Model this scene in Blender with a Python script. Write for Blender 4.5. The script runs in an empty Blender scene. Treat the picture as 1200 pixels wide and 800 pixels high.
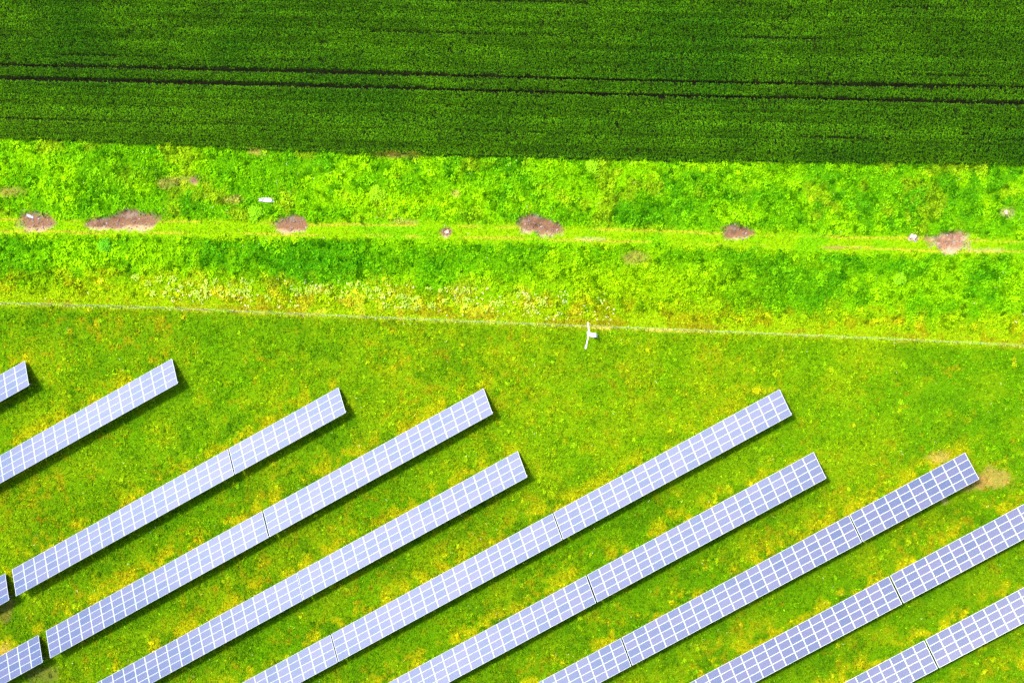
import bpy, bmesh, math, random
import numpy as np
from mathutils import Matrix, Vector
random.seed(7); rng = np.random.default_rng(11)
R = math.radians
sc = bpy.context.scene
COL = sc.collection

# ------------------------------------------------------------------ camera
F = 1200.0; CAMH = 130.608
PI_, RO_ = -0.0224651625, 0.0357275457
PPX, PPY = 600 + 489.675, 400 + 164.148
cp, sp, cr, sr = math.cos(PI_), math.sin(PI_), math.cos(RO_), math.sin(RO_)
M = np.array([[1,0,0],[0,cp,-sp],[0,sp,cp]]) @ np.array([[cr,0,sr],[0,1,0],[-sr,0,cr]])
cam_d = bpy.data.cameras.new('camera'); cam = bpy.data.objects.new('camera', cam_d); COL.objects.link(cam)
cam_d.sensor_fit = 'HORIZONTAL'; cam_d.sensor_width = 36; cam_d.lens = F/1200*36
cam_d.shift_x = -(PPX-600)/1200; cam_d.shift_y = (PPY-400)/1200
cam_d.clip_start = 1; cam_d.clip_end = 9000
mw = Matrix([[*M[0],0],[*M[1],0],[*M[2],CAMH],[0,0,0,1]]); cam.matrix_world = mw
sc.camera = cam

def G(px, py, z=0.0):
    """photo position -> point on the ground"""
    px = np.asarray(px, float); py = np.asarray(py, float)
    d = ((px-PPX)/F)[...,None]*M[:,0] - ((py-PPY)/F)[...,None]*M[:,1] - M[:,2]
    t = (z-CAMH)/d[...,2]
    return (t*d[...,0], t*d[...,1])
def P(x, y, z=0.0):
    """world -> photo position"""
    v = np.stack([np.asarray(x,float), np.asarray(y,float), np.zeros_like(np.asarray(x,float))+z-CAMH], -1)
    d = -(v@M[:,2])
    return PPX + F*(v@M[:,0])/d, PPY - F*(v@M[:,1])/d

# ------------------------------------------------------------------ light
SUN_DIR = Vector((-0.60, 0.80, 0)).normalized()      # horizontal direction towards the sun
SUN_EL = R(71)
w = bpy.data.worlds.new('World'); sc.world = w; w.use_nodes = True
nt = w.node_tree; bg = nt.nodes['Background']
sky = nt.nodes.new('ShaderNodeTexSky'); sky.sky_type = 'NISHITA'; sky.sun_disc = False
sky.sun_elevation = SUN_EL; sky.sun_rotation = math.atan2(SUN_DIR.x, SUN_DIR.y)
sky.air_density = 1.0; sky.dust_density = 2.0; sky.ozone_density = 1.0
nt.links.new(sky.outputs[0], bg.inputs[0]); bg.inputs[1].default_value = 0.15
# bright cloud patch added to the sky so the middle panels mirror it
tc = nt.nodes.new('ShaderNodeTexCoord'); dt = nt.nodes.new('ShaderNodeVectorMath'); dt.operation = 'DOT_PRODUCT'
dt.inputs[1].default_value = Vector((-.678,.492,.548)).normalized(); nt.links.new(tc.outputs['Generated'], dt.inputs[0])
nz = nt.nodes.new('ShaderNodeTexNoise'); nz.inputs['Scale'].default_value = 3.0; nz.inputs['Detail'].default_value = 6; nt.links.new(tc.outputs['Generated'], nz.inputs['Vector'])
ad = nt.nodes.new('ShaderNodeMath'); ad.operation = 'MULTIPLY_ADD'; ad.inputs[1].default_value = .10; nt.links.new(nz.outputs[0], ad.inputs[0]); nt.links.new(dt.outputs['Value'], ad.inputs[2])
mr = nt.nodes.new('ShaderNodeMapRange'); mr.interpolation_type = 'SMOOTHSTEP'; mr.inputs['From Min'].default_value = .975; mr.inputs['From Max'].default_value = 1.05; mr.inputs['To Max'].default_value = 2.1
nt.links.new(ad.outputs[0], mr.inputs[0])
bg2 = nt.nodes.new('ShaderNodeBackground'); bg2.inputs[0].default_value = (1,.98,.97,1); nt.links.new(mr.outputs[0], bg2.inputs[1])
ash = nt.nodes.new('ShaderNodeAddShader'); nt.links.new(bg.outputs[0], ash.inputs[0]); nt.links.new(bg2.outputs[0], ash.inputs[1]); nt.links.new(ash.outputs[0], nt.nodes['World Output'].inputs[0])
sd = bpy.data.lights.new('sun', 'SUN'); sd.energy = 2.2; sd.angle = R(9); sd.color = (1.0, .96, .88)
so = bpy.data.objects.new('sun', sd); COL.objects.link(so)
sv = Vector((SUN_DIR.x*math.cos(SUN_EL), SUN_DIR.y*math.cos(SUN_EL), math.sin(SUN_EL)))
so.rotation_euler = sv.to_track_quat('Z', 'Y').to_euler()
sc.view_settings.view_transform = 'Standard'; sc.view_settings.look = 'None'
sc.view_settings.exposure = 1.68; sc.view_settings.gamma = 1.0

# ------------------------------------------------------------------ helpers
def tag(o, label=None, cat=None, group=None, kind=None):
    if label: o['label'] = label
    if cat: o['category'] = cat
    if group: o['group'] = group
    if kind: o['kind'] = kind
    return o
def mat(name, col, rough=.6, metal=0.0, spec=.5, build=None):
    m = bpy.data.materials.new(name); m.use_nodes = True
    b = m.node_tree.nodes['Principled BSDF']
    b.inputs['Base Color'].default_value = (*col, 1); b.inputs['Roughness'].default_value = rough
    b.inputs['Metallic'].default_value = metal; b.inputs['Specular IOR Level'].default_value = spec
    if build: build(m.node_tree, b)
    return m
def noise_col(c1, c2, scale, detail=4, obj=True):
    def f(t, b):
        tc = t.nodes.new('ShaderNodeTexCoord'); n = t.nodes.new('ShaderNodeTexNoise'); r = t.nodes.new('ShaderNodeValToRGB')
        n.inputs['Scale'].default_value = scale; n.inputs['Detail'].default_value = detail
        t.links.new(tc.outputs['Object'], n.inputs['Vector']); t.links.new(n.outputs[0], r.inputs[0])
        r.color_ramp.elements[0].position = .35; r.color_ramp.elements[1].position = .65
        r.color_ramp.elements[0].color = (*c1,1); r.color_ramp.elements[1].color = (*c2,1)
        t.links.new(r.outputs[0], b.inputs['Base Color'])
    return f
def empty(name, loc, rz=0):
    o = bpy.data.objects.new(name, None); COL.objects.link(o); o.location = loc; o.rotation_euler = (0,0,rz); o.empty_display_size = .3
    return o
def box(bm, c, s, rot=None, mi=0, taper=1.0):
    vs = []
    for dz in (-.5,.5):
        k = taper if dz > 0 else 1.0
        for dx, dy in ((-.5,-.5),(.5,-.5),(.5,.5),(-.5,.5)):
            v = Vector((dx*s[0]*k, dy*s[1]*k, dz*s[2]))
            if rot is not None: v = rot @ v
            vs.append(bm.verts.new(v + Vector(c)))
    for f in ((0,3,2,1),(4,5,6,7),(0,1,5,4),(1,2,6,5),(2,3,7,6),(3,0,4,7)):
        fc = bm.faces.new([vs[i] for i in f]); fc.material_index = mi
def bar(bm, a, b, w_, h_=None):
    a, b = Vector(a), Vector(b); d = b-a
    q = d.to_track_quat('Z', 'Y').to_matrix()
    box(bm, (a+b)/2, (w_, h_ or w_, d.length), q)
def tube(bm, a, b, r1, r2=None, n=10):
    a, b = Vector(a), Vector(b); r2 = r1 if r2 is None else r2
    q = (b-a).to_track_quat('Z', 'Y').to_matrix(); A = []; B = []
    for i in range(n):
        t = 2*math.pi*i/n; u = Vector((math.cos(t), math.sin(t), 0))
        A.append(bm.verts.new(a + q@(u*r1))); B.append(bm.verts.new(b + q@(u*r2)))
    for i in range(n):
        j = (i+1) % n; bm.faces.new((A[i],A[j],B[j],B[i]))
    bm.faces.new(A[::-1]); bm.faces.new(B)
def obj(name, bm, mats, parent=None, loc=None):
    me = bpy.data.meshes.new(name); bm.normal_update(); bm.to_mesh(me); bm.free()
    for m in (mats if isinstance(mats, (list, tuple)) else [mats]): me.materials.append(m)
    o = bpy.data.objects.new(name, me); COL.objects.link(o)
    if parent: o.parent = parent
    if loc is not None: o.location = loc
    return o

# value noise on numpy arrays -------------------------------------------------
_T = rng.random((512,512)).astype(np.float32); _TF = _T.ravel()
def vn(x, y, s, ox=0, oy=0):
    x = (x*(1/s)+(ox+1000.37)).astype(np.float32); y = (y*(1/s)+(oy+1000.71)).astype(np.float32)
    i = np.floor(x); j = np.floor(y); fx = x-i; fy = y-j
    fx = fx*fx*(3-2*fx); fy = fy*fy*(3-2*fy); k = ((i.astype(np.int32)&511)<<9)
    j = j.astype(np.int32)&511; k1 = (k+512)&262143; j1 = (j+1)&511
    a = _TF.take(k+j); b = _TF.take(k+j1); a += (_TF.take(k1+j)-a)*fx; b += (_TF.take(k1+j1)-b)*fx
    return a+(b-a)*fy
def fbm(x, y, s, o=0, n=4):
    r = 0; a = 1; t = 0
    for k in range(n): r = r+a*vn(x, y, s/2**k, o+k*17.3, o*1.7+k*9.1); t += a; a *= .55
    return np.clip((r/t-.5)*1.75+.5, 0, 1)
def ss(a, b, x): t = np.clip((x-a)/(b-a), 0, 1); return t*t*(3-2*t)
def mix(c, d, t): return c*(1-t[...,None]) + np.asarray(d)*t[...,None]

# ------------------------------------------------------------------ layout (all on the ground plane)
ROW_AZ = 0.4928692; TILT = 0.349138; PW = 1.67; LD = 4.03
UX, UY = math.cos(ROW_AZ), math.sin(ROW_AZ); NX, NY = math.sin(ROW_AZ), -math.cos(ROW_AZ)
OFF = [-69.7286, -60.5409, -46.7002, -37.4944, -28.2711, -19.1030, -9.9804, -0.7547, 8.5250, 17.8618, 27.25]
ALN = [-102.54, -85.01, -67.319, -50.541, -50.486, -16.812, -16.766, 0.203, 17.766, 17.869, 35.3]
CX = np.array([-400,0,200,400,600,800,1000,1200,1600.])
def line(ys): return lambda px: np.interp(px, CX, ys)
EDGE = line([150,163,171,180.5,185.5,189.5,191.5,194,200])
TRAM = [(line([68.5,77,81.5,86,91.5,97,100.5,103.7,112]), .22), (line([84,93,97.5,103,108.5,114,118,122.5,131]), .25)]
TRAM_THIN = [(line([-12,-8,-5,-1,4,6.5,9.2,12,18]), .11), (line([22,30,34,37.3,42,45.2,48,51,58]), .07), (line([60,65.5,68,73,79.5,85,89,91.5,99]), .07),
             (line([132,140,144,149,155,160,163,166,172]), .06)]
TRACK = line([252,258,260.5,262.5,266,272,278,283,293])     # upper rut; lower 13 px below
FENCE = line([338,356,362,371,379.5,387.5,396,405.5,422])
MPP = CAMH/F
# bare patches: photo centre, half sizes, depth, kind
PATCH = [(40,260,19,12,.14,0),(118,262,20,7,.08,0),(155,258,27,12,.14,0),(341,263,20,10,.12,0),(622,261,17,11,.14,0),(640,267,16,11,.12,0),
         (863,272,17,10.5,.13,0),(1113,283,23,12.5,.14,1),(523,272,7,5,.05,0),(1070,278.5,7,5,.03,2),(745,303,14,11,.02,3),(272,234,12,5,.02,3),
         (205,213,26,9,.02,3),(228,211,6,5,.03,0),(12,224,18,6,.02,3),(1165,560,26,12,.03,4),(1140,566,18,9,.03,4),(1102,536,13,8,.03,4),
         (1107,586,8,5,.02,5),(4,762,9,9,.03,4),(50,790,22,10,.03,6),(4,712,12,14,.03,6),(535,226,5,4,.02,4),(475,260,14,3,.01,3),(1179,249,9,6,.02,5),
         (470,182,22,4,.01,4),(300,178,14,4,.01,4),(690,280,26,2.2,.01,5),(985,290,22,2.2,.01,3),(1160,293,24,2.5,.01,5)]
PCOL = [(.165,.085,.043),(.225,.115,.062),(.30,.21,.16),(.24,.115,.035),(.33,.17,.045),(.34,.25,.10),(.09,.045,.018)]
def patches(px, py, x, y):
    out = []; shp = np.shape(x); px, py, x, y = [np.ravel(q) for q in (px, py, x, y)]
    for (cx, cy, rx, ry, dep, k) in PATCH:
        idx = np.nonzero((np.abs(px-cx) < rx*1.9+3)&(np.abs(py-cy) < ry*1.9+3))[0]
        if not len(idx): continue
        P_ = (px, py, x, y); a_, b_, X_, Y_ = [q[idx] for q in P_]
        n1 = fbm(X_, Y_, 1.6, 3, 3)-.5; n2 = fbm(X_, Y_, .55, 8, 2)-.5
        d = np.sqrt(((a_-cx)/(rx*1.12))**2 + ((b_-cy)/(ry*1.12))**2) + n1*(.45 if k < 3 else .75) + n2*.25
        soft = .32 if k in (0,1,2) else .65
        out.append((idx, 1-ss(1-soft, 1+soft*.4, d), dep, k, (b_-cy)/ry, (a_-cx)/rx))
    return out
def rowpos(x, y):
    """distance measured down-slope of the nearest row front edge, and whether a table stands there"""
    b = x*NX+y*NY; a = x*UX+y*UY
    best = np.full(np.shape(x), 99.0); on = np.zeros(np.shape(x))
    for o, al in zip(OFF, ALN):
        d = b-o; inr = 1-ss(al-.5, al+1.5, a)
        m = (np.abs(d-1.9) < np.abs(best-1.9)) & (inr > 0.02)
        best = np.where(m, d, best); on = np.where(m, inr, on)
    return best, on

def albedo(x, y, leaf=True):
    """sward colour at ground points, with some shade along the table rows mixed in"""
    px, py = P(x, y)
    big = fbm(x, y, 14, 1); med = fbm(x, y, 4.5, 2); sm = fbm(x, y, 1.3, 5, 3); mm = fbm(x, y, 7, 31)
    streak = fbm(x*.2, y+.028*x, 1.3, 6, 3)
    sh = np.shape(x)
    e = EDGE(px); tr = TRACK(px); fn = FENCE(px)
    # crop
    crop = np.broadcast_to(np.array([.052,.152,.006]), sh+(3,)).copy()
    crop = mix(crop, (.078,.215,.006), ss(.35,.8,streak*.6+med*.4))
    crop = mix(crop, (.028,.120,.006), ss(.5,.95,big)*.6)
    crop = mix(crop, (.105,.250,.007), (1-ss(100,600,px))*ss(95,140,py)*.5)
    rowst = fbm(x*.05, y+.028*x, .45, 81, 2); crop = crop*(.86+.24*rowst)[...,None]
    # lush verge
    lush = np.broadcast_to(np.array([.085,.255,.0045]), sh+(3,)).copy()
    lush = mix(lush, (.150,.350,.004), ss(.42,.72,med)*.9)
    lush = mix(lush, (.045,.185,.006), ss(.52,.82,sm*.5+mm*.5)*.9)
    lush = mix(lush, (.17,.24,.012), ss(.62,.85,fbm(x,y,3,44))*.55)
    # track
    trk = np.broadcast_to(np.array([.195,.350,.005]), sh+(3,)).copy()
    trk = mix(trk, (.12,.31,.005), ss(.4,.75,med))
    # lush strip between track and fence
    l2 = np.broadcast_to(np.array([.080,.250,.004]), sh+(3,)).copy()
    l2 = mix(l2, (.040,.175,.005), ss(.40,.72,big*.55+sm*.45)*.9)
    l2 = mix(l2, (.155,.34,.004), ss(.45,.75,med)*.7)
    # yellowish strip above fence
    ye = np.broadcast_to(np.array([.19,.30,.006]), sh+(3,)).copy()
    ye = mix(ye, (.36,.40,.035), ss(.5,.72,sm)*ss(180,300,px)*(1-ss(560,720,px))*.8)
    ye = mix(ye, (.22,.20,.008), ss(.45,.7,streak*.5+sm*.5)*.65)
    # meadow
    me = np.broadcast_to(np.array([.100,.205,.005]), sh+(3,)).copy()
    me = mix(me, (.075,.195,.004), ss(.45,.75,big)*.75)
    me = mix(me, (.160,.245,.006), ss(.45,.75,med)*.5)
    me = mix(me, (.055,.145,.005), ss(.58,.85,fbm(x,y,2.2,13))*.7)
    me = mix(me, (.20,.25,.006), ss(.58,.82,sm*.75+mm*.25)*.5)
    me = mix(me, (.215,.155,.010), ss(.5,.8,fbm(x,y,1.0,58,3)*.6+med*.4)*np.exp(-((px-700)/150)**2-((py-452)/32)**2)*.55)
    me = mix(me, (.06,.175,.005), np.exp(-((px-1070)/120)**2-((py-490)/45)**2)*.5*(.4+sm))
    me = mix(me, (.06,.165,.005), np.exp(-((px-200)/260)**2-((py-385)/26)**2)*.45*(.4+med))
    me = mix(me, (.26,.19,.010), ss(.68,.84,fbm(x,y,.9,57,3)*.7+mm*.3)*.45)
    me = me*(1-.12*ss(520,600,py))[...,None]
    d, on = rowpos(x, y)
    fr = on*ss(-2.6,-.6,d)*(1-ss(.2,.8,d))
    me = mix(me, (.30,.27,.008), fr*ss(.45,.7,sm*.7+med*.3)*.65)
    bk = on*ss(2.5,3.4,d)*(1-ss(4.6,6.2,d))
    me = mix(me, (.055,.160,.005), bk*.4)  # darker growth behind each row, with shade put into its colour
    me = mix(me, (.11,.105,.012), on*ss(.2,.8,d)*(1-ss(3.2,4.0,d))*.2)  # strip under the tables toned down, shade put into its colour
    me = mix(me, (.150,.250,.005), ss(430,650,px)*(1-ss(1000,1120,px))*(1-ss(520,600,py))*.5*(.3+.7*med))
    for (bx, by, rx, ry, cc, am) in ((370,308,100,20,(.035,.165,.005),.75),(560,300,60,14,(.05,.19,.005),.4),(90,300,90,14,(.14,.36,.004),.5)):
        l2 = mix(l2, cc, np.exp(-((px-bx)/rx)**2-((py-by)/ry)**2)*am)
    l2 = mix(l2, (.20,.35,.004), np.exp(-((px-740)/130)**2-((py-335)/30)**2)*.85)
    for (bx, by, rx, ry, cc, am) in ((620,212,60,14,(.05,.20,.005),.5),(860,228,70,14,(.045,.19,.005),.55),(960,205,50,10,(.06,.22,.005),.4),(480,235,70,8,(.21,.40,.004),.6),(150,205,40,12,(.07,.16,.006),.5)):
        lush = mix(lush, cc, np.exp(-((px-bx)/rx)**2-((py-by)/ry)**2)*am*(.5+sm))
    # compose
    j = (sm-.5)*9+(med-.5)*7
    c = lush
    s_t = ss(tr-9, tr-1, py+j*.9)*.8
    c = mix(c, trk, s_t*.0+0) if False else c*(1-s_t[...,None]) + trk*s_t[...,None]
    s_l = ss(tr+14, tr+24, py+j*.8); c = c*(1-s_l[...,None]) + l2*s_l[...,None]
    s_y = ss(fn-52, fn-16, py+j*1.6-6*ss(600,900,px)); c = c*(1-s_y[...,None]) + ye*s_y[...,None]
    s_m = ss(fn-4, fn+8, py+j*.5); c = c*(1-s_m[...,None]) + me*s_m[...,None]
    # ruts
    for k in (0, 13):
        rd = np.abs(py+ (fbm(x,y,9,61+k)-.5)*2.5 -(tr+k))
        rm = (1-ss(.5,2.0,rd))*ss(.25,.6,fbm(x*.4,y,2.4,70+k))
        c = mix(c, (.38,.31,.06), rm*.75)
    # pale dry strip under the fence
    fm = (1-ss(.5,1.8+1.2*ss(690,700,px)*(1-ss(780,830,px)),np.abs(py-fn-.5)))
    c = mix(c, (.42,.36,.12), fm*ss(.3,.65,fbm(x,y,.8,77,2))*(.3+.65*ss(680,700,px)*(1-ss(790,830,px))))
    c = mix(c, (.20,.14,.02), (1-ss(1,3.5,np.abs(py-fn+6)))*ss(.4,.7,streak)*.4)
    # crop side
    s_c = 1-ss(e-1, e+1.2, py+(sm-.5)*3); iscrop = s_c
    c = c*(1-s_c[...,None]) + crop*s_c[...,None]
    bare = np.zeros(sh)
    for (ix, m, dep, k, v, u) in patches(px, py, x, y):
        X_, Y_ = x[ix], y[ix]; base = np.array(PCOL[k])
        pc = np.broadcast_to(base, (len(ix),3)).copy()
        pc = mix(pc, base*.55, ss(.5,.8,fbm(X_,Y_,.7,90,3))*(.8 if k in (0,1,3) else .3))
        if k in (0, 1): pc = mix(pc, (.36,.25,.13), ss(.35,.75,v+(sm[ix]-.5)*.4)*.85)
        if k == 0: pc = mix(pc, (.20,.17,.14), ss(.62,.8,fbm(X_,Y_,.5,95,2))*ss(.1,.6,-v-u*.3)*.5)
        if k in (1,2): pc = mix(pc, (.42,.33,.24), ss(.6,.85,fbm(X_,Y_,.35,96,2))*.4)
        wgt = m*(1.0 if k in (0,1,2) else .52)
        c[ix] = c[ix]*(1-wgt[:,None]) + pc*wgt[:,None]; bare[ix] = np.maximum(bare[ix], m*(1.0 if k in (0,1,2) else .6))
    c = np.where((bare < .3)[:,None] & (iscrop < .5)[:,None], c*np.array([1,1,.35]), c)
    return c, iscrop, bare, px, py

# ------------------------------------------------------------------ ground: one sheet to the horizon
x0, _ = G(-120, 820); x1, _ = G(1320, 400); _, y0 = G(600, 900); _, y1 = G(600, -100)
x0, x1, y0, y1 = float(x0), float(x1), float(y0), float(y1)
def axis(a, b, st):
    inner = np.arange(a, b, st); g = []; s = st*2; v = 0
    while v < 3200: v += s; s *= 1.35; g.append(v)
    g = np.array(g); return np.concatenate([a-g[::-1], inner, inner[-1]+g])
def height(x, y, px, py):
    near = (x > x0-5)&(x < x1+5)&(y > y0-5)&(y < y1+5)
    h = (fbm(x,y,3.0,21,3)-.5)*.07 + (fbm(x,y,.6,22,2)-.5)*.05
    for k in (0,13): h -= (1-ss(.5,3.5,np.abs(py-(TRACK(px)+k))))*.05
    for (ix, m, dep, k, v, u) in patches(px, py, x, y): h[ix] -= m*dep*(2.3-.7*v)
    return np.where(near, h, 0)
xs = axis(x0, x1, .24); ys = axis(y0, y1, .24)
GX, GY = np.meshgrid(xs, ys); gx, gy = GX.ravel(), GY.ravel()
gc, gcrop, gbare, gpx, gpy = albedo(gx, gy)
gz = height(gx, gy, gpx, gpy)
far = (gx < x0-1)|(gx > x1+1)|(gy < y0-1)|(gy > y1+1)
gc2 = gc*np.where(gcrop>.5, .55, .80)[:,None]  # ground colour darkened to include the plants' self-shadow
soil = np.array([.012,.014,.005])  # soil tone with the shade among the crop put into it
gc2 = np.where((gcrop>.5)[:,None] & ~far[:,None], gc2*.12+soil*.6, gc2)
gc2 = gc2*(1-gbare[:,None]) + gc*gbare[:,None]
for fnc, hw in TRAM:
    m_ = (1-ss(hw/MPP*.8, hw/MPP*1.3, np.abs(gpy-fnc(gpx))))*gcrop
    gc2 = mix(gc2, (.006,.0055,.003), m_)  # tramlines painted near black for the deep shade between the plants
def mesh_np(name, verts, faces4, cols, domain, m):
    me = bpy.data.meshes.new(name); nv, nf = len(verts), len(faces4)
    me.vertices.add(nv); me.vertices.foreach_set('co', verts.astype(np.float32).ravel())
    me.loops.add(nf*4); me.loops.foreach_set('vertex_index', faces4.astype(np.int32).ravel())
    me.polygons.add(nf); me.polygons.foreach_set('loop_start', np.arange(0, nf*4, 4, dtype=np.int32))
    me.update(calc_edges=True)
    at = me.attributes.new('tint', 'FLOAT_COLOR', domain)
    at.data.foreach_set('color', np.concatenate([cols, np.ones((len(cols),1))], 1).astype(np.float32).ravel())
    me.materials.append(m); o = bpy.data.objects.new(name, me); COL.objects.link(o); return o
def attr_mat(name, rough, trans=0.0, bump=False, spec=.3):
    m = bpy.data.materials.new(name); m.use_nodes = True; t = m.node_tree; b = t.nodes['Principled BSDF']
    a = t.nodes.new('ShaderNodeAttribute'); a.attribute_name = 'tint'
    b.inputs['Roughness'].default_value = rough; b.inputs['Specular IOR Level'].default_value = spec
    if bump:
        tc = t.nodes.new('ShaderNodeTexCoord'); n = t.nodes.new('ShaderNodeTexNoise'); n.inputs['Scale'].default_value = 5.5; n.inputs['Detail'].default_value = 8; n.inputs['Roughness'].default_value = .7
        mr = t.nodes.new('ShaderNodeMapRange'); mr.inputs['From Min'].default_value = .3; mr.inputs['From Max'].default_value = .7; mr.inputs['To Min'].default_value = .62; mr.inputs['To Max'].default_value = 1.35
        mx = t.nodes.new('ShaderNodeVectorMath'); mx.operation = 'SCALE'; bp = t.nodes.new('ShaderNodeBump'); bp.inputs['Strength'].default_value = .9; bp.inputs['Distance'].default_value = .12
        t.links.new(tc.outputs['Object'], n.inputs['Vector']); t.links.new(n.outputs[0], mr.inputs[0]); t.links.new(a.outputs['Color'], mx.inputs[0]); t.links.new(mr.outputs[0], mx.inputs['Scale'])
        t.links.new(mx.outputs[0], b.inputs['Base Color']); t.links.new(n.outputs[0], bp.inputs['Height']); t.links.new(bp.outputs[0], b.inputs['Normal'])
    else: t.links.new(a.outputs['Color'], b.inputs['Base Color'])
    if trans:
        tr = t.nodes.new('ShaderNodeBsdfTranslucent'); ms = t.nodes.new('ShaderNodeMixShader'); ms.inputs[0].default_value = trans
        out = t.nodes['Material Output']; t.links.new(a.outputs['Color'], tr.inputs[0]); t.links.new(b.outputs[0], ms.inputs[1]); t.links.new(tr.outputs[0], ms.inputs[2]); t.links.new(ms.outputs[0], out.inputs[0])
    return m
nx, ny = len(xs), len(ys)
ii = np.arange(nx*ny).reshape(ny, nx)
fq = np.stack([ii[:-1,:-1], ii[:-1,1:], ii[1:,1:], ii[1:,:-1]], -1).reshape(-1,4)
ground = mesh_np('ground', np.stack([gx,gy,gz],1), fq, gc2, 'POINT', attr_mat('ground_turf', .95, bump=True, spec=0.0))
ground.data.polygons.foreach_set('use_smooth', np.ones(len(fq), dtype=bool))
tag(ground, 'green meadow ground with a rutted track and brown bare puddle hollows', 'ground', kind='structure')

# ------------------------------------------------------------------ vegetation (leaf quads)
def leaves(cx, cy, cz, col, n, length, width, tilt, hgt, spread, jit=.25, hue=.08, tj=0.0):
    """n leaf quads around each centre; returns verts, faces, cols"""
    N = len(cx)*n; col = col*np.exp(tj*rng.standard_normal((len(cx),1)))
    rep = lambda a: np.repeat(a, n)
    az = rng.random(N)*2*np.pi; L = rep(length)*(.7+.6*rng.random(N)); W = L*width*(.7+.6*rng.random(N))
    ti = (tilt[0]+(tilt[1]-tilt[0])*rng.random(N)); r0 = rep(spread)*np.sqrt(rng.random(N)); a0 = rng.random(N)*2*np.pi
    bx = rep(cx)+r0*np.cos(a0); by = rep(cy)+r0*np.sin(a0); bz = rep(cz)+rep(hgt)*rng.random(N)
    dx, dy, dz = np.cos(az)*np.cos(ti), np.sin(az)*np.cos(ti), np.sin(ti)
    rl = (rng.random(N)-.5)*1.0
    wx, wy, wz = -np.sin(az)*np.cos(rl), np.cos(az)*np.cos(rl), np.sin(rl)
    V = np.empty((N,4,3))
    for k, (l, s) in enumerate(((0,0),(.5,-.5),(1,0),(.55,.5))):
        V[:,k,0] = bx+dx*L*l+wx*W*s; V[:,k,1] = by+dy*L*l+wy*W*s; V[:,k,2] = bz+(dz*l-(l*l)*.18)*L+wz*W*s
    c = np.repeat(col, n, 0)*(1+jit*(rng.random((N,1))*2-1)); c[:,0] *= 1+hue*(rng.random(N)*2-1)
    return V.reshape(-1,3), np.arange(N*4).reshape(N,4), np.clip(c,0,.9)
def join(parts):
    V, Fc, C_ = [], [], []; o = 0
    for v, f, c in parts: V.append(v); Fc.append(f+o); C_.append(c); o += len(v)
    return np.concatenate(V), np.concatenate(Fc), np.concatenate(C_)
leaf_m = attr_mat('leaf', .6, trans=.22, spec=.0)
# -- crop, drilled in rows parallel to the tramlines
A = np.array(G(0, 93)); B = np.array(G(1200, 122.5)); dr = (B-A)/np.linalg.norm(B-A); nr_ = np.array([-dr[1], dr[0]])
side0 = -16.0; side1 = 14.5; L0, L1 = -16, 152
rows = np.arange(side0, side1, .30); rt = np.exp(rng.normal(0,.11,len(rows))); along = np.arange(L0, L1, .14)
RR, AA = np.meshgrid(rows, along, indexing='ij'); RT = np.repeat(rt, len(along))
RR = RR.ravel()+rng.normal(0,.035,RR.size); AA = AA.ravel()+rng.random(AA.size)*.19
cx = A[0]+dr[0]*AA+nr_[0]*RR; cy = A[1]+dr[1]*AA+nr_[1]*RR
c, ic, bare, px, py = albedo(cx, cy)
keep = ic > .5
for fnc, hw in TRAM: keep &= np.abs(py-fnc(px)+(fbm(cx,cy,1.2,52,2)-.5)*.6)*MPP > hw
for fnc, hw in TRAM_THIN: keep &= ~((np.abs(py-fnc(px))*MPP < hw) & (fbm(cx*.15,cy,2.0,53,2) > .38))
keep &= rng.random(len(cx)) > .06+.2*ss(.6,.8,fbm(cx,cy,1.1,54,2))
cx, cy, c = cx[keep], cy[keep], c[keep]*RT[keep][:,None]
hh = .74+.20*fbm(cx,cy,5,55)+rng.normal(0,.05,len(cx))
V, Fc, C_ = leaves(cx, cy, np.zeros(len(cx))+.12, c*.70*np.array([.92,1,.5]), 6, np.full(len(cx),.17), .5, (-.15,.8), hh, np.full(len(cx),.05), jit=.28, hue=.15, tj=.22)
crop = mesh_np('crop', V, Fc, C_, 'FACE', leaf_m)
tag(crop, 'dark green field crop drilled in long rows with tramlines', 'crop', kind='stuff')
# -- grass and weeds
def scatter(dens):
    N = int((x1-x0)*(y1-y0)*dens); x = x0+(x1-x0)*rng.random(N); y = y0+(y1-y0)*rng.random(N)
    c, ic, bare, px, py = albedo(x, y); k = (ic < .5)&(rng.random(N) > bare*1.1)
    return x[k], y[k], c[k], px[k], py[k]
x, y, c, px, py = scatter(26)
verge = py < FENCE(px)-12
hs = np.where(verge, .14, .10)*(.5+fbm(x,y,1.8,33,3)); trk_ = (np.abs(py-TRACK(px)-6.5) < 11); hs = np.where(trk_, hs*.4, hs)
z = height(x, y, px, py)
g1 = leaves(x, y, z, c, 3, .12+hs*.7, .42, (.0,1.0), hs*.7, np.full(len(x),.08), jit=.25, hue=.2, tj=.42)
V, Fc, C_ = g1
grass = mesh_np('grass', V, Fc, C_, 'FACE', leaf_m)
tag(grass, 'bright green and yellowing grass covering the meadow between the rows', 'grass', kind='stuff')
x, y, c, px, py = scatter(1.15)          # clump centres
md = fbm(x, y, 1.5, 35, 3); md2 = fbm(x, y, 6, 36); fn = FENCE(px)
k = (py < fn-14)&(np.abs(py-TRACK(px)-6.5) > 10)&(md*.4+md2*.6 > .36-.25*rng.random(len(x)))
k |= (py >= fn+4)&(md > .74)
x, y, c, px, py, md2 = x[k], y[k], c[k], px[k], py[k], md2[k]
pick = rng.random(len(x)); fac = np.where(pick < .68, 1.45, .55)*np.exp(.18*rng.standard_normal(len(x)))
fac = np.where((py > fn[k])&(fac < 1), .85, fac); c = c*fac[:,None]*np.where((pick < .68)[:,None], np.array([1.15,1,1.1]), np.array([.8,1,1.]))
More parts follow.
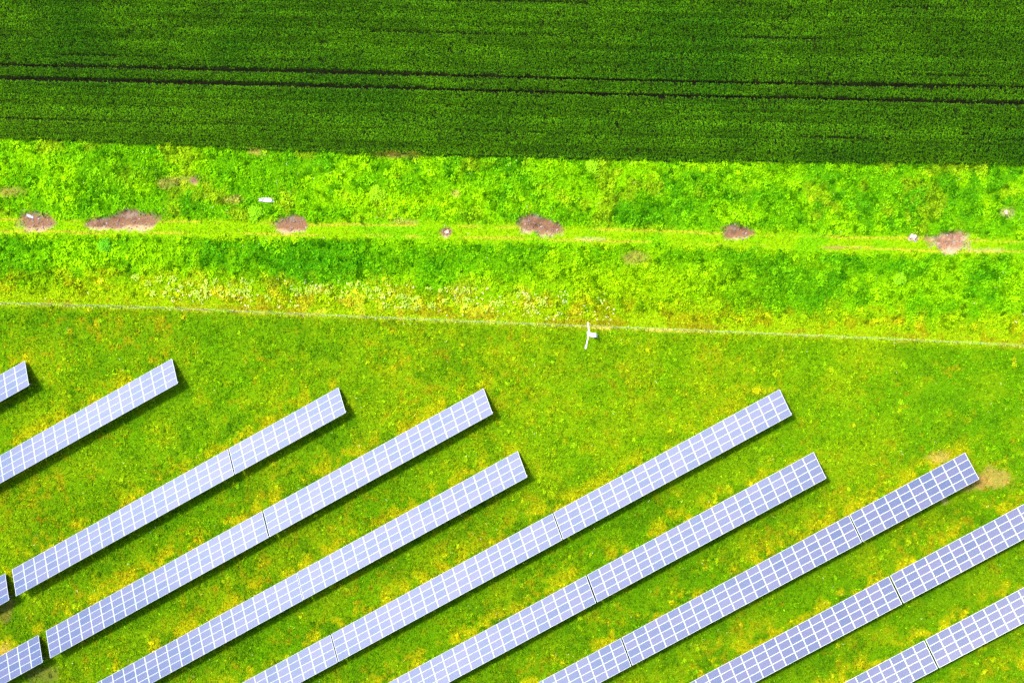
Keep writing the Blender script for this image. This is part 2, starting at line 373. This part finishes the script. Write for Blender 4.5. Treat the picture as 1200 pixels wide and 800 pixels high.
pale = (pick > .35)&(np.abs(py-FENCE(px)+27-8*(pick-.5)) < 13)&(px > 150)&(px < 690)&(fbm(x,y,3.5,38,2) > .42)
c = np.where(pale[:,None], np.array([.34,.46,.05])*(.8+.5*rng.random((len(x),1))), c)
n = 8; rad = np.repeat(.18+.28*rng.random(len(x)), n)*np.where(np.repeat(py > FENCE(px), n), .5, 1)
hs = np.repeat(np.where(py < FENCE(px), .38, .12)*(.6+.8*rng.random(len(x))), n)
a_ = rng.random(len(rad))*6.283; q_ = rad*np.sqrt(rng.random(len(rad)))*1.3
x = np.repeat(x, n)+q_*np.cos(a_); y = np.repeat(y, n)+q_*np.sin(a_); px = np.repeat(px, n); py = np.repeat(py, n); c = np.repeat(c, n, 0)
hs = hs*(1-.5*(q_/rad/1.3))
w1 = leaves(x, y, height(x,y,px,py)+.05, c, 5, np.full(len(x),.19), .6, (-.1,.7), hs, np.full(len(x),.10), jit=.2, tj=.1)
V, Fc, C_ = w1
weeds = mesh_np('weeds', V, Fc, C_, 'FACE', leaf_m)
tag(weeds, 'leafy light and dark green weeds growing thick along the verge', 'weeds', kind='stuff')
# pale flowers and dry straw
x, y, c, px, py = scatter(1.6)
fn = FENCE(px); u = rng.random(len(x)); fl = fbm(x, y, 3.2, 37, 3)
k = ((u < .05)&(fl > .55)) | ((np.abs(py-fn+24) < 17)&(px > 170)&(px < 720)&(fl > .45)) | ((np.abs(py-fn-.5) < 1.8)&(u < .5))
x, y, px, py = x[k], y[k], px[k], py[k]
c = np.where((rng.random(len(x)) < .5)[:,None], np.array([.62,.60,.28]), np.array([.55,.50,.12]))
V, Fc, C_ = leaves(x, y, height(x,y,px,py)+.10, c, 4, np.where(np.abs(py-FENCE(px)+24)<17,.14,.08), .75, (-.1,.5), np.full(len(x),.18), np.full(len(x),.12), jit=.2)
tag(mesh_np('wildflowers', V, Fc, C_, 'FACE', leaf_m), 'pale yellow-white flower heads dotted through the grass', 'flowers', kind='stuff')
# clods and pebbles on the bare hollows
cl = []
bmc = bmesh.new()
for (cx_, cy_, rx, ry, dep, kk) in PATCH:
    if kk > 2: continue
    for _ in range(int(rx*ry*.35)):
        a = random.random()*6.283; r = math.sqrt(random.random())*.95
        qx, qy = cx_+rx*r*math.cos(a), cy_+ry*r*math.sin(a)
        X, Y = G(qx, qy); X, Y = float(X), float(Y)
        zz = float(height(np.array([X]), np.array([Y]), np.array([qx]), np.array([qy]))[0])
        s = random.choice((.03,.04,.05,.08,.11))
        mi = 1 if random.random() < .12 else 0
        m3 = Matrix.Translation((X,Y,zz+s*.3)) @ Matrix.Rotation(random.random()*6,4,'Z') @ Matrix.Diagonal((s*(1+random.random()),s,s*.7,1))
        res = bmesh.ops.create_icosphere(bmc, subdivisions=1, radius=1, matrix=m3)
        for v in res['verts']:
            for f in v.link_faces: f.material_index = mi
me_cl = obj('soil_clods', bmc, [mat('clod', (.15,.10,.075), .95), mat('pebble', (.24,.20,.17), .8)])
tag(me_cl, 'brown clods and pale pebbles lying in the bare puddle hollows', 'soil clods', kind='stuff')

# ------------------------------------------------------------------ solar tables
alu = mat('aluminium_frame', (.44,.45,.48), .42, .3)
galv = mat('galvanised_steel', (.3,.31,.32), .5, .7, build=noise_col((.24,.25,.26),(.36,.37,.38), 9))
back = mat('backsheet_margin', (.42,.43,.47), .25)
def cell_build(t, b):
    tc = t.nodes.new('ShaderNodeTexCoord'); br = t.nodes.new('ShaderNodeTexBrick')
    mp = t.nodes.new('ShaderNodeMapping'); t.links.new(tc.outputs['Object'], mp.inputs[0]); t.links.new(mp.outputs[0], br.inputs['Vector'])
    br.offset = 0; br.inputs['Scale'].default_value = 1; br.inputs['Brick Width'].default_value = .157; br.inputs['Row Height'].default_value = .1555
    br.inputs['Mortar Size'].default_value = .0018; br.inputs['Mortar'].default_value = (.20,.21,.28,1)
    oi = t.nodes.new('ShaderNodeObjectInfo'); r = t.nodes.new('ShaderNodeValToRGB')
    r.color_ramp.elements[0].color = CELL_A; r.color_ramp.elements[1].color = CELL_B
    t.links.new(oi.outputs['Random'], r.inputs[0]); t.links.new(r.outputs[0], br.inputs['Color1']); t.links.new(r.outputs[0], br.inputs['Color2'])
    t.links.new(br.outputs['Color'], b.inputs['Base Color'])
CELL_A = (.036,.054,.112,1); CELL_B = (.064,.068,.126,1)
cellm = mat('solar_cells', (.12,.13,.28), .10, 0, build=cell_build)
PLEN, PDEP = 1.650, .985
def frame_bm():
    bm = bmesh.new(); t = .018; h = .04
    box(bm, (0, PDEP/2-t/2, 0), (PLEN, t, h)); box(bm, (0, -PDEP/2+t/2, 0), (PLEN, t, h))
    box(bm, (PLEN/2-t/2, 0, 0), (t, PDEP-2*t, h)); box(bm, (-PLEN/2+t/2, 0, 0), (t, PDEP-2*t, h)); return bm
def lam_bm():
    bm = bmesh.new()
    X, Y, Z = PLEN/2-.018, PDEP/2-.018, .012
    cx_, cy_ = PLEN/2-.048, PDEP/2-.029
    o = [bm.verts.new((sx*X, sy*Y, Z)) for sx, sy in ((-1,-1),(1,-1),(1,1),(-1,1))]
    i = [bm.verts.new((sx*cx_, sy*cy_, Z)) for sx, sy in ((-1,-1),(1,-1),(1,1),(-1,1))]
    f = bm.faces.new(i); f.material_index = 0
    for k in range(4):
        f = bm.faces.new((o[k], o[(k+1)%4], i[(k+1)%4], i[k])); f.material_index = 1
    bt = [bm.verts.new((sx*X, sy*Y, Z-.008)) for sx, sy in ((-1,-1),(1,-1),(1,1),(-1,1))]
    f = bm.faces.new(bt[::-1]); f.material_index = 1
    return bm
ZF = .36     # height of the front (low) edge
def make_table(ncol):
    """local x runs back along the row from its right-hand end, local y is horizontal and up-slope"""
    root = empty('solar_table', (0,0,0))
    ct, st = math.cos(TILT), math.sin(TILT)
    rot = Matrix.Rotation(TILT, 3, 'X')
    def at(x, s, dz=0): return Vector((x, s*ct - dz*st, ZF + s*st + dz*ct))
    fo = obj('frame', frame_bm(), alu); lo = obj('solar_panel', lam_bm(), [cellm, back])
    first = True
    for i in range(ncol):
        for j in range(4):
            p = at((i+.5)*PW, .5*LD/4 + j*LD/4)
            a, b = (lo, fo) if first else (lo.copy(), fo.copy())
            if not first: COL.objects.link(a); COL.objects.link(b)
            first = False
            a.parent = root; a.location = p; a.rotation_euler = (TILT, 0, 0); b.parent = a; b.location = (0,0,0)
    for j in range(4):
        for off in ((-.27),(.27)):
            bm = bmesh.new(); s = .5*LD/4 + j*LD/4+off
            bar(bm, at(.03-(.12 if (j == 3 and off > 0) else 0), s, -.055), at(ncol*PW-.03, s, -.055), .05, .06); obj('purlin', bm, galv, root)
    npost = 3 if ncol == 10 else 6
    for k in range(npost):
        x_ = (.9 + k*(ncol*PW-1.8)/(npost-1))
        bm = bmesh.new(); bar(bm, at(x_, .12, -.13), at(x_, 3.9, -.13), .08, .09); obj('rafter', bm, galv, root)
        for s in (.75, 3.1):
            q = at(x_, s, -.17); bm = bmesh.new(); box(bm, (x_, q.y, q.z/2-.15), (.09, .07, q.z+.3)); obj('post', bm, galv, root)
        q1, q2 = at(x_, 1.9, -.17), at(x_, 3.1, -.17); bm = bmesh.new(); bar(bm, (x_+.07, q2.y, q2.z*.35), (x_+.07, q1.y, q1.z), .05); obj('brace', bm, galv, root)
    return root
def copy_tree(o, parent=None):
    c = o.copy(); COL.objects.link(c)
    if parent: c.parent = parent
    for ch in kids.get(o.name, []): copy_tree(ch, c)
    return c
proto = {n: make_table(n) for n in (10, 20)}
kids = {}
for o in list(COL.objects):
    if o.parent: kids.setdefault(o.parent.name, []).append(o)
used = set()
GAP = .12
# row, column offset, columns, extra gap, label
TAB = [
 (0,0,10,0,'short stub of a lavender solar table cut off by the left edge, highest at left'),
 (1,0,20,0,'pale lavender solar table of the second row from the left, ending alone in open grass'),
 (2,0,10,0,'short ten-column solar table at the upper right end of the third row from the left'),
 (2,10,20,0,'long solar table between the ten-column end table and a wide dark gap, third row'),
 (2,30,20,.93,'table beyond the wide gap of the third row, only its corner shows at left'),
 (3,0,20,0,'whitish solar table at the upper right end of the fourth row from the left'),
 (3,20,20,0,'lavender solar table of the fourth row, between a thin dark joint and a wide gap'),
 (3,40,20,.93,'solar table in the bottom left corner, beside reddish soil, beyond the wide gap'),
 (4,0,20,0,'whitest solar table, upper right end of the fifth row'),
 (4,20,20,0,'solar table running off the bottom edge, lower left of the fifth row'),
 (5,0,20,0,'solar table at the upper right end of the sixth row from the left'),
 (5,20,20,0,'whitish middle solar table of the sixth row, between two thin dark joints'),
 (5,40,20,0,'lowest solar table of the sixth row, cut off by the bottom edge left of centre'),
 (6,0,20,0,'solar table at the upper right end of the seventh row from the left'),
 (6,20,20,0,'lower left solar table of the seventh row, leaving the photo at bottom centre'),
 (7,0,10,0,'short bluish ten-column solar table whose end touches the orange bare soil at right'),
 (7,10,20,0,'long bluish solar table in the middle of the eighth row, behind the short end table'),
 (7,30,20,0,'lowest solar table of the eighth row, its columns cut off by the bottom edge'),
 (8,0,20,0,'blue solar table of the ninth row, cut off by the right edge of the photo'),
 (8,20,20,0,'blue solar table of the ninth row below the thick black joint, reaching the bottom edge'),
 (9,0,20,0,'blue solar table of the tenth row, leaving by the right edge near the bottom'),
 (9,20,20,0,'blue solar table of the tenth row below its black joint, leaving by the bottom edge'),
 (10,0,20,0,'solar table of which only a corner shows in the bottom right of the photo'),
]
joints = {0:[],1:[],2:[10,30],3:[20,40],4:[20],5:[20,40],6:[20],7:[10,30],8:[20],9:[20],10:[]}
tables = []
for (r, c0, n, ex, lab) in TAB:
    if n not in used: t = proto[n]; used.add(n)
    else: t = copy_tree(proto[n])
    al = ALN[r]-c0*PW-{2:.15,3:.19,4:.12,5:.15,6:.19,7:.17,8:.22,9:.22}.get(r,.12)*sum(1 for j in joints[r] if j <= c0 and c0 > 0)-ex; of = OFF[r]
    t.location = (UX*al+NX*of, UY*al+NY*of, random.uniform(-.04,.04)); t.rotation_euler = (0, 0, ROW_AZ+math.pi)
    t['label'] = lab; t['category'] = 'solar table'; t['group'] = 'solar tables in slanting rows'
    tables.append(t)

for o in COL.objects:      # every panel sits a touch differently in its clamps
    if o.name.startswith('solar_panel'):
        o.rotation_euler = (TILT+random.gauss(0, .004), random.gauss(0, .003), 0)

# ------------------------------------------------------------------ fence
FX = np.arange(-150, 1360, 26.5)
fpts = [tuple(float(v) for v in G(px, float(FENCE(px)))) for px in FX]
fr = empty('wire_fence', (0,0,0))
tag(fr, 'thin pale wire mesh fence running across the meadow above the solar tables', 'fence')
wire = mat('fence_wire', (.34,.38,.28), .5, .3)
pm = bpy.data.meshes.new('post')
bm = bmesh.new(); tube(bm, (0,0,-.3), (0,0,1.85), .035, n=8); tube(bm, (0,0,1.85), (0,0,1.9), .045, .02, n=8); bm.to_mesh(pm); bm.free(); pm.materials.append(galv)
for k, (X, Y) in enumerate(fpts):
    o = bpy.data.objects.new('fence_post', pm); COL.objects.link(o); o.parent = fr; o.location = (X, Y, 0)
    if k+1 < len(fpts):
        X2, Y2 = fpts[k+1]; d = math.hypot(X2-X, Y2-Y); bm = bmesh.new()
        nw = int(d/.30)
        for i in range(1, nw):
            t = i/nw; a = Vector((X+(X2-X)*t, Y+(Y2-Y)*t, .06)); bar(bm, a, a+Vector((0,0,1.62)), .003)
        for zz in (.06,.6,1.15,1.68): bar(bm, (X,Y,zz), (X2,Y2,zz), .0035)
        bar(bm, (X,Y,1.78), (X2,Y2,1.78), .004)
        obj('wire_mesh', bm, wire, fr)

# ------------------------------------------------------------------ white mast on the fence line
def G1(px, py, z=0): a, b = G(px, py, z); return Vector((float(a), float(b), z))
white = mat('white_paint', (.80,.80,.80), .4); wgrey = mat('pale_plastic', (.70,.72,.75), .45)
HM = 2.3; base = G1(690.3, 391, HM); base.z = 0
root = empty('mast', tuple(base)); tag(root, 'white mast with two outstretched arms and a small box standing at the mesh fence', 'mast')
top = G1(690.3, 391, HM) - base; a1 = G1(689.3, 379, HM) - base; a2 = G1(686.6, 407.2, HM) - base
bm = bmesh.new(); tube(bm, (0,0,-.4), (0,0,.12), .14, n=12); tube(bm, (0,0,.1), top, .07, .055, n=12); obj('pole', bm, white, root)
bm = bmesh.new(); box(bm, (.02,0,.52), (.55,.42,.66)); box(bm, (.02,0,.87), (.62,.48,.05)); cab = obj('cabinet', bm, white, root)
bm = bmesh.new(); box(bm, (.02,-.22,.52), (.40,.03,.50)); obj('door', bm, wgrey, cab)
bm = bmesh.new(); box(bm, top+Vector((0,0,.05)), (.34,.50,.24)); obj('junction_box', bm, white, root)
for e in (a1, a2):
    bm = bmesh.new(); bar(bm, top, e, .10, .10); ar = obj('arm', bm, white, root)
    bm = bmesh.new(); d = (e-top).normalized(); bar(bm, e-d*.30, e+d*.12, .16, .14); tube(bm, e+d*.12, e+d*.16, .06, n=10); obj('camera_housing', bm, wgrey, ar)

# ------------------------------------------------------------------ loose stones
def stone(px, py, L, W, H, label, m, rz=0, seed=0):
    p = G1(px, py); rr = random.Random(seed); bm = bmesh.new()
    bmesh.ops.create_icosphere(bm, subdivisions=3, radius=1)
    ph = [rr.random()*6 for _ in range(6)]
    for v in bm.verts:
        q = v.co; k = 1+.16*math.sin(3*q.x+ph[0])+.12*math.sin(5*q.y+ph[1])+.10*math.sin(7*q.x+4*q.y+ph[2])+.05*rr.random()
        s = lambda u: math.copysign(abs(u)**.6, u)
        v.co = Vector((s(q.x)*L/2*k, s(q.y)*W/2*k, s(q.z)*H/2*(1+.1*math.sin(6*q.x+ph[3]))))
    zz = float(height(np.array([p.x]), np.array([p.y]), np.array([px]), np.array([py]))[0])
    o = obj('stone', bm, m, None, (p.x, p.y, zz+H*.3)); o.rotation_euler = (0,0,rz); tag(o, label, 'stone', 'pale stones lying in the verge'); return o
st_w = mat('pale_stone', (.6,.6,.6), .8, build=noise_col((.16,.14,.12),(.50,.48,.48), 3.0))
st_p = mat('sandy_stone', (.6,.5,.4), .85, build=noise_col((.18,.12,.08),(.48,.38,.28), 4.0))
stone(312, 234.5, 2.3, .50, .28, 'long flat white stone slab lying above the square brown hollow', st_w, -.03, 1)
stone(523.5, 272, .55, .42, .25, 'small whitish stone in a brown spot of the track, left of the middle hollow', st_p, .4, 2)
stone(1070.5, 278, .85, .70, .35, 'small round cream stone left of the rightmost brown hollow', st_p, 1.1, 3)
stone(1179, 249, .5, .5, .25, 'pale yellowish stone in the verge near the right edge, above the track', st_p, .1, 4)
stone(33, 253, .9, .35, .2, 'grey white rubble in the upper corner of the leftmost brown hollow', st_w, -.3, 5)

# ------------------------------------------------------------------ large leafy weed clumps one can tell apart
def clump(px, py, rad, h, col, label, seed):
    p = G1(px, py); n = int(rad*rad*190)
    r = np.random.default_rng(seed); a = r.random(n)*6.283; d = rad*np.sqrt(r.random(n))*(1+.25*np.sin(3*a+seed))
    cx, cy = d*np.cos(a), d*np.sin(a); hz = h*(1-(d/rad/1.3)**2).clip(.1)
    V, Fc, C_ = leaves(cx, cy, hz*.35, np.tile(np.array(col), (n,1)), 6, np.full(n,.19), .6, (-.1,.7), hz*.65, np.full(n,.12), jit=.25)
    o = mesh_np('leafy_clump', V, Fc, C_, 'FACE', leaf_m); o.location = (p.x, p.y, 0)
    tag(o, label, 'weed clump', 'bright leafy clumps in the verge')
clump(301, 250, .95, .6, (.20,.46,.008), 'round yellow-green leafy clump just above left of the square brown hollow', 1)
clump(443, 228, 1.0, .6, (.24,.46,.008), 'bright yellow-green leafy clump in the upper verge between the crop and the track', 2)
clump(1055.5, 327, .75, .5, (.20,.46,.008), 'lone bright green leafy clump below the rightmost brown hollow', 3)
clump(124, 288, .8, .5, (.10,.36,.01), 'deep green leafy clump just below the long brown double hollow', 4)
clump(695, 195, .9, .5, (.23,.47,.008), 'bright leafy clump close under the crop edge, right of centre', 5)
